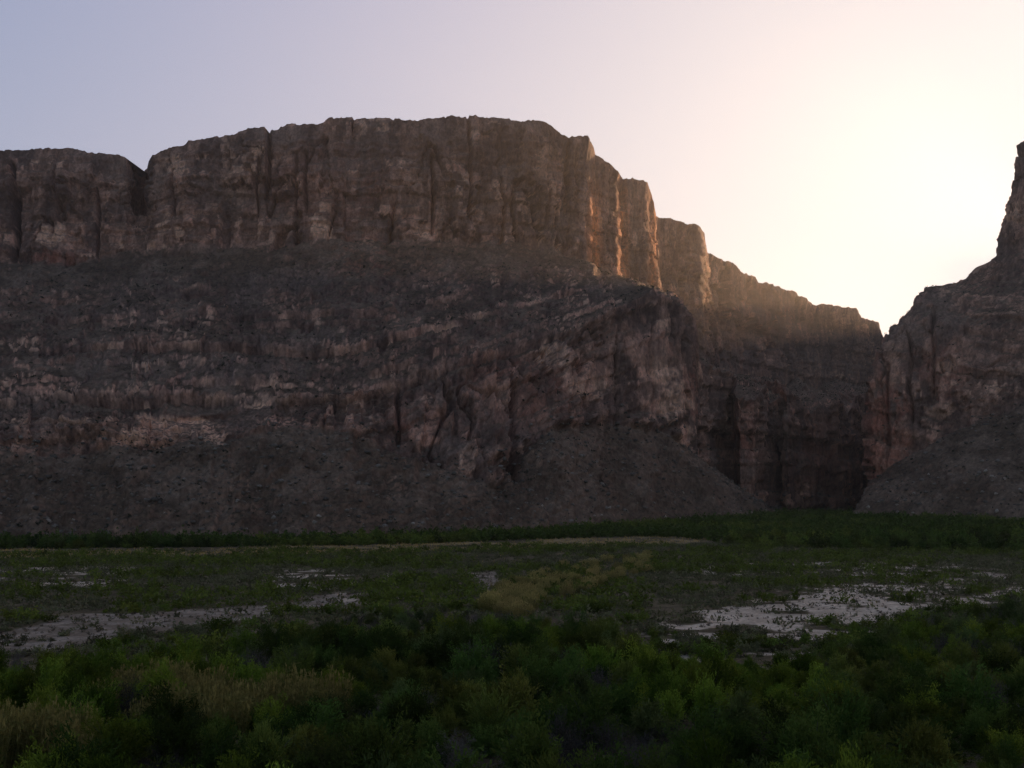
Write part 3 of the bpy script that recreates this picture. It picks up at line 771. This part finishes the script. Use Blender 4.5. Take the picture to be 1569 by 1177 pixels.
for t in near(scrub_l)[:300]:
    w = plain_words(t[2], t[3]); s = .65 + pyr.random() ** 2 * 1.1
    o = link('desert_scrub', pyr.choice(PROTO['scrub'])[0], loc=(t[0], t[1], float(ground_z(t[0], t[1])) - .05), label='low grey-brown desert scrub bush ' + w, category='bush', group='low grey-brown scrub ' + w)
    o.rotation_euler[2] = pyr.uniform(0, 6.28); o.scale = (s, s, s * pyr.uniform(.8, 1.2))
for t in near(mesq_l)[:300]:
    w = plain_words(t[2], t[3]); s = .5 + pyr.random() ** 2 * 1.0
    o = link('mesquite_bush', pyr.choice(PROTO['mesquite'])[0], loc=(t[0], t[1], float(ground_z(t[0], t[1])) - .05), label='rounded green mesquite bush ' + w, category='bush', group='green mesquite ' + w)
    o.rotation_euler[2] = pyr.uniform(0, 6.28); o.scale = (s, s, s * pyr.uniform(.8, 1.15))
random.Random(8).shuffle(tuft_l)
for t in tuft_l[:298]:
    w = 'on the tan track' if t[2] < 700 and t[3] > 905 else ('on the pale sand clearing' if t[2] > 900 else 'on the bare sand spots of the plain'); s = pyr.uniform(.6, 1.7)
    o = link('dry_tuft', pyr.choice(PROTO['tuft'])[0], loc=(t[0], t[1], float(ground_z(t[0], t[1])) - .03), label='small dry brown tuft ' + w, category='tuft', group='small dry tufts ' + w)
    o.rotation_euler[2] = pyr.uniform(0, 6.28); o.scale = (s, s, s * pyr.uniform(.8, 1.2))
scatter_stuff('distant_scrub', [(t[0], t[1], .65 + pyr.random() ** 2 * 1.3, pyr.uniform(.8, 1.3), 22) for t in near(scrub_l)[300:]], 'scrub', ((.6, 1.3), 1.9), 'low grey scrub covering the far plain')
scatter_stuff('distant_mesquite', [(t[0], t[1], .5 + pyr.random() ** 2 * 1.2, pyr.uniform(.8, 1.2), 40) for t in near(mesq_l)[300:]], 'mesquite', ((.6, 1.35), 1.9), 'green bushes covering the far plain')
if len(tuft_l) > 300:
    scatter_stuff('small_tufts', [(t[0], t[1], pyr.uniform(.7, 1.7), pyr.uniform(.8, 1.2), 24) for t in tuft_l[298:]], 'tuft', ((.6, 1.3), 1.6), 'small dry tufts strewn over sand and track')
print('scrub', len(scrub_l), 'mesquite', len(mesq_l), 'tuft', len(tuft_l))

# --- belt of trees along the river under the cliffs
X, Y = jitter_grid(-480, 620, 470, 1180, 6.4, 41)
Z = ground_z(X, Y); qx, qy = proj(np.stack([X, Y, Z], -1))
strip_c = np.interp(qx, [-400, 0, 300, 600, 800, 960, 1060, 1110, 1300, 1569], [849, 845, 842, 838, 831, 826, 828, 838, 846, 850])
fd = np.interp(qx, [-400, 0, 300, 600, 750, 880, 1000, 1110, 1175, 1200, 1300, 1460, 1640, 2000], [690, 715, 725, 765, 795, 845, 925, 1005, 1070, 1180, 1180, 985, 900, 850])
ok = in_view(X, Y, qx, 60) & (qy < strip_c - 3) & (Y < fd + 6)
n1 = fbm(np.stack([X, Y, 0 * X], -1), (55, 55, 55), 541, 3)
tr = sorted([(X[i], Y[i], qx[i], n1[i]) for i in np.flatnonzero(ok)], key=lambda t: t[1])
print('trees', len(tr))
dark_t, green_t = [t for t in tr if t[3] < .1], [t for t in tr if t[3] >= .1]
for lst, key, nm, lb in ((dark_t, 'tree', 'tamarisk_tree', 'dark green tamarisk tree'), (green_t, 'green_tree', 'mesquite_tree', 'lighter green mesquite tree')):
    for t in lst[:300]:
        w = 'in the belt under the mesa' if t[2] < 1060 else 'in the grove before the canyon mouth'
        fm, st_, _ = pyr.choice(PROTO[key])
        root = link(nm, None, loc=(t[0], t[1], float(ground_z(t[0], t[1])) - .1), label=lb + ' ' + w, category='tree', group=lb + 's ' + w)
        root.rotation_euler[2] = pyr.uniform(0, 6.28); s = .5 + 1.5 * pyr.random() ** 1.7; root.scale = (s * .85, s * .85, s * pyr.uniform(.75, 1.1))
        link('crown', fm, root); link('trunk', st_, root)
scatter_stuff('distant_trees', [(t[0], t[1], pyr.uniform(.7, 1.6), pyr.uniform(.8, 1.1), 60) for t in dark_t[300:]] or [(0, 900, 1, 1, 10)], 'tree', ((.7, 1.2), 1.8), 'dark trees along the foot of the cliffs')
if len(green_t) > 300:
    scatter_stuff('distant_green_trees', [(t[0], t[1], pyr.uniform(.7, 1.5), pyr.uniform(.8, 1.1), 60) for t in green_t[300:]], 'green_tree', ((.7, 1.2), 1.8), 'lighter green trees along the foot of the cliffs')

# --- straw grass strip
r = np.random.default_rng(15)
n = 26000
gx_, gy_ = r.uniform(-330, 170, n), r.uniform(440, 820, n)
gz_ = ground_z(gx_, gy_); a, b = proj(np.stack([gx_, gy_, gz_], -1))
w_ = fbm(np.stack([gx_, gy_, 0 * gx_], -1), (30, 30, 30), 431, 3)
k = (strip_mask(a, b, w_) + r.normal(size=n) * .3 > .45) & (a > -60)
cen = np.stack([gx_, gy_, gz_ + .35], -1)[k]
v, q = cards(cen, .9, .5, A(0, 0, 1) + np.zeros_like(cen), .35, r)
cc = np.repeat(lerp(A(.36, .225, .070), A(.52, .35, .115), r.random((len(cen), 1))), 4, 0)
me = make_mesh('straw_grass', v, q, cc); me.materials.append(M_SCRUB)
link('straw_grass', me, kind='stuff', label='strip of golden straw grass across the plain')

# ------------------------------------------------------------------ shrubs and rocks on the slopes
def slope_points(P, n, seed, lim, rows):
    r = np.random.default_rng(seed)
    nn = grid_normals(P); nz = np.abs(nn[..., 2])
    px, py = proj(P)
    ok = (nz > lim) & (px > -60) & (px < 1640) & (P[..., 2] < 400)
    ok[rows:] = False
    du = np.linalg.norm(np.gradient(P, axis=1), axis=-1) * np.linalg.norm(np.gradient(P, axis=0), axis=-1)
    idx = np.flatnonzero(ok.ravel()); w = du.ravel()[idx]; w = np.minimum(w, np.quantile(w, .98)); w /= w.sum()
    return P.reshape(-1, 3)[r.choice(idx, n, p=w)] + r.normal(size=(n, 3)) * np.array((.6, .6, .1))

r = np.random.default_rng(19)
pts = np.concatenate([slope_points(P2, 17000, 1, .38, ROWS_L[0] + ROWS_L[1] + ROWS_L[2]), slope_points(PR2, 6000, 2, .38, 230)])
keep = fbm(pts, (38, 38, 38), 601, 3) + r.normal(size=len(pts)) * .22 > -.02
pts = pts[keep]
sz = .55 + 1.3 * r.random(len(pts)) ** 2
m = 7
cen = np.repeat(pts, m, 0) + r.normal(size=(len(pts) * m, 3)) * np.repeat(sz, m)[:, None] * np.array((.45, .45, .28)) + np.repeat(sz, m)[:, None] * A(0, 0, .38)
v, q = cards(cen, 1.0, .8, A(0, 0, .5) + np.zeros_like(cen), 1.0, r)
vc = cen.repeat(4, 0); v = vc + (v - vc) * np.repeat(sz, m).repeat(4)[:, None]
tn = np.repeat(r.random(len(pts)), m).repeat(4)[:, None]
me = make_mesh('slope_scrub', v, q, lerp(A(.030, .034, .020), A(.072, .072, .045), tn)); me.materials.append(M_SCRUB)
link('slope_scrub', me, kind='stuff', label='dark desert shrubs dotted over the rocky slopes')

def boulder_arrays(r, squash=.7):
    t = (1 + 5 ** .5) / 2
    v = unit(A(*[(-1, t, 0), (1, t, 0), (-1, -t, 0), (1, -t, 0), (0, -1, t), (0, 1, t), (0, -1, -t), (0, 1, -t), (t, 0, -1), (t, 0, 1), (-t, 0, -1), (-t, 0, 1)]).reshape(-1, 3))
    f = np.array([(0, 11, 5), (0, 5, 1), (0, 1, 7), (0, 7, 10), (0, 10, 11), (1, 5, 9), (5, 11, 4), (11, 10, 2), (10, 7, 6), (7, 1, 8), (3, 9, 4), (3, 4, 2), (3, 2, 6), (3, 6, 8), (3, 8, 9), (4, 9, 5), (2, 4, 11), (6, 2, 10), (8, 6, 7), (9, 8, 1)])
    v = v * r.uniform(.62, 1.2, (12, 1)) * np.array((1, r.uniform(.6, 1), squash))
    return v, f
pts = np.concatenate([slope_points(P2, 6500, 3, .4, ROWS_L[0] + 20), slope_points(PR2, 2200, 4, .4, 90)])
V, Q, C = [], [], []
for i, p in enumerate(pts):
    v, f = boulder_arrays(r)
    V.append(v * (.35 + 2.2 * r.random() ** 5 + .5 * r.random()) + p); Q.append(f + 12 * i); C.append(np.tile(lerp(A(.090, .072, .052), A(.26, .205, .150), r.random() ** 2), (12, 1)))
me = make_mesh('talus_rubble', np.concatenate(V), np.concatenate(Q), np.concatenate(C)); me.materials.append(M_BOULDER)
link('talus_rubble', me, kind='stuff', label='grey rock rubble strewn over the talus slopes')

# larger blocks that can be told apart
bm_ = []
for i in range(6):
    v, f = boulder_arrays(r, .75)
    b_ = make_mesh('boulder', v, f, np.tile(A(.36, .285, .205), (12, 1))); b_.materials.append(M_BOULDER); bm_.append(b_)
for P_, n_, sd, rows_, w in ((PR2, 34, 21, 45, 'on the talus fan at the foot of the reddish canyon wall'), (P2, 40, 22, 34, 'on the talus at the foot of the banded mesa')):
    for p in slope_points(P_, n_, sd, .4, rows_):
        if p[1] > 1150: continue
        o = link('boulder', pyr.choice(bm_), loc=tuple(p + A(0, 0, .4)), label='pale limestone boulder ' + w, category='boulder', group='pale boulders ' + w)
        k = pyr.uniform(1.1, 2.9); o.scale = (k, k * pyr.uniform(.7, 1.1), k * pyr.uniform(.7, 1.1)); o.rotation_euler = (pyr.uniform(-.3, .3), pyr.uniform(-.3, .3), pyr.uniform(0, 6.28))

# ------------------------------------------------------------------ the hazy air
hm, hn, hl, ho = new_mat('hazy_air')
pv = hn.new('ShaderNodeVolumePrincipled')
pv.inputs['Color'].default_value = (0.96, 0.87, 0.78, 1)
pv.inputs['Density'].default_value = 0.000054
pv.inputs['Anisotropy'].default_value = 0.75
hl.new(pv.outputs[0], ho.inputs['Volume'])
hx, hy0, hy1, hz0, hz1 = 4600, -900, 4800, -40, 620
hv = [(-hx, hy0, hz0), (hx, hy0, hz0), (hx, hy1, hz0), (-hx, hy1, hz0), (-hx, hy0, hz1), (hx, hy0, hz1), (hx, hy1, hz1), (-hx, hy1, hz1)]
me = make_mesh('haze', hv, [(0, 3, 2, 1), (4, 5, 6, 7), (0, 1, 5, 4), (1, 2, 6, 5), (2, 3, 7, 6), (3, 0, 4, 7)])
me.materials.append(hm)
link('haze', me, kind='stuff', label='thin dusty evening haze over the whole valley')
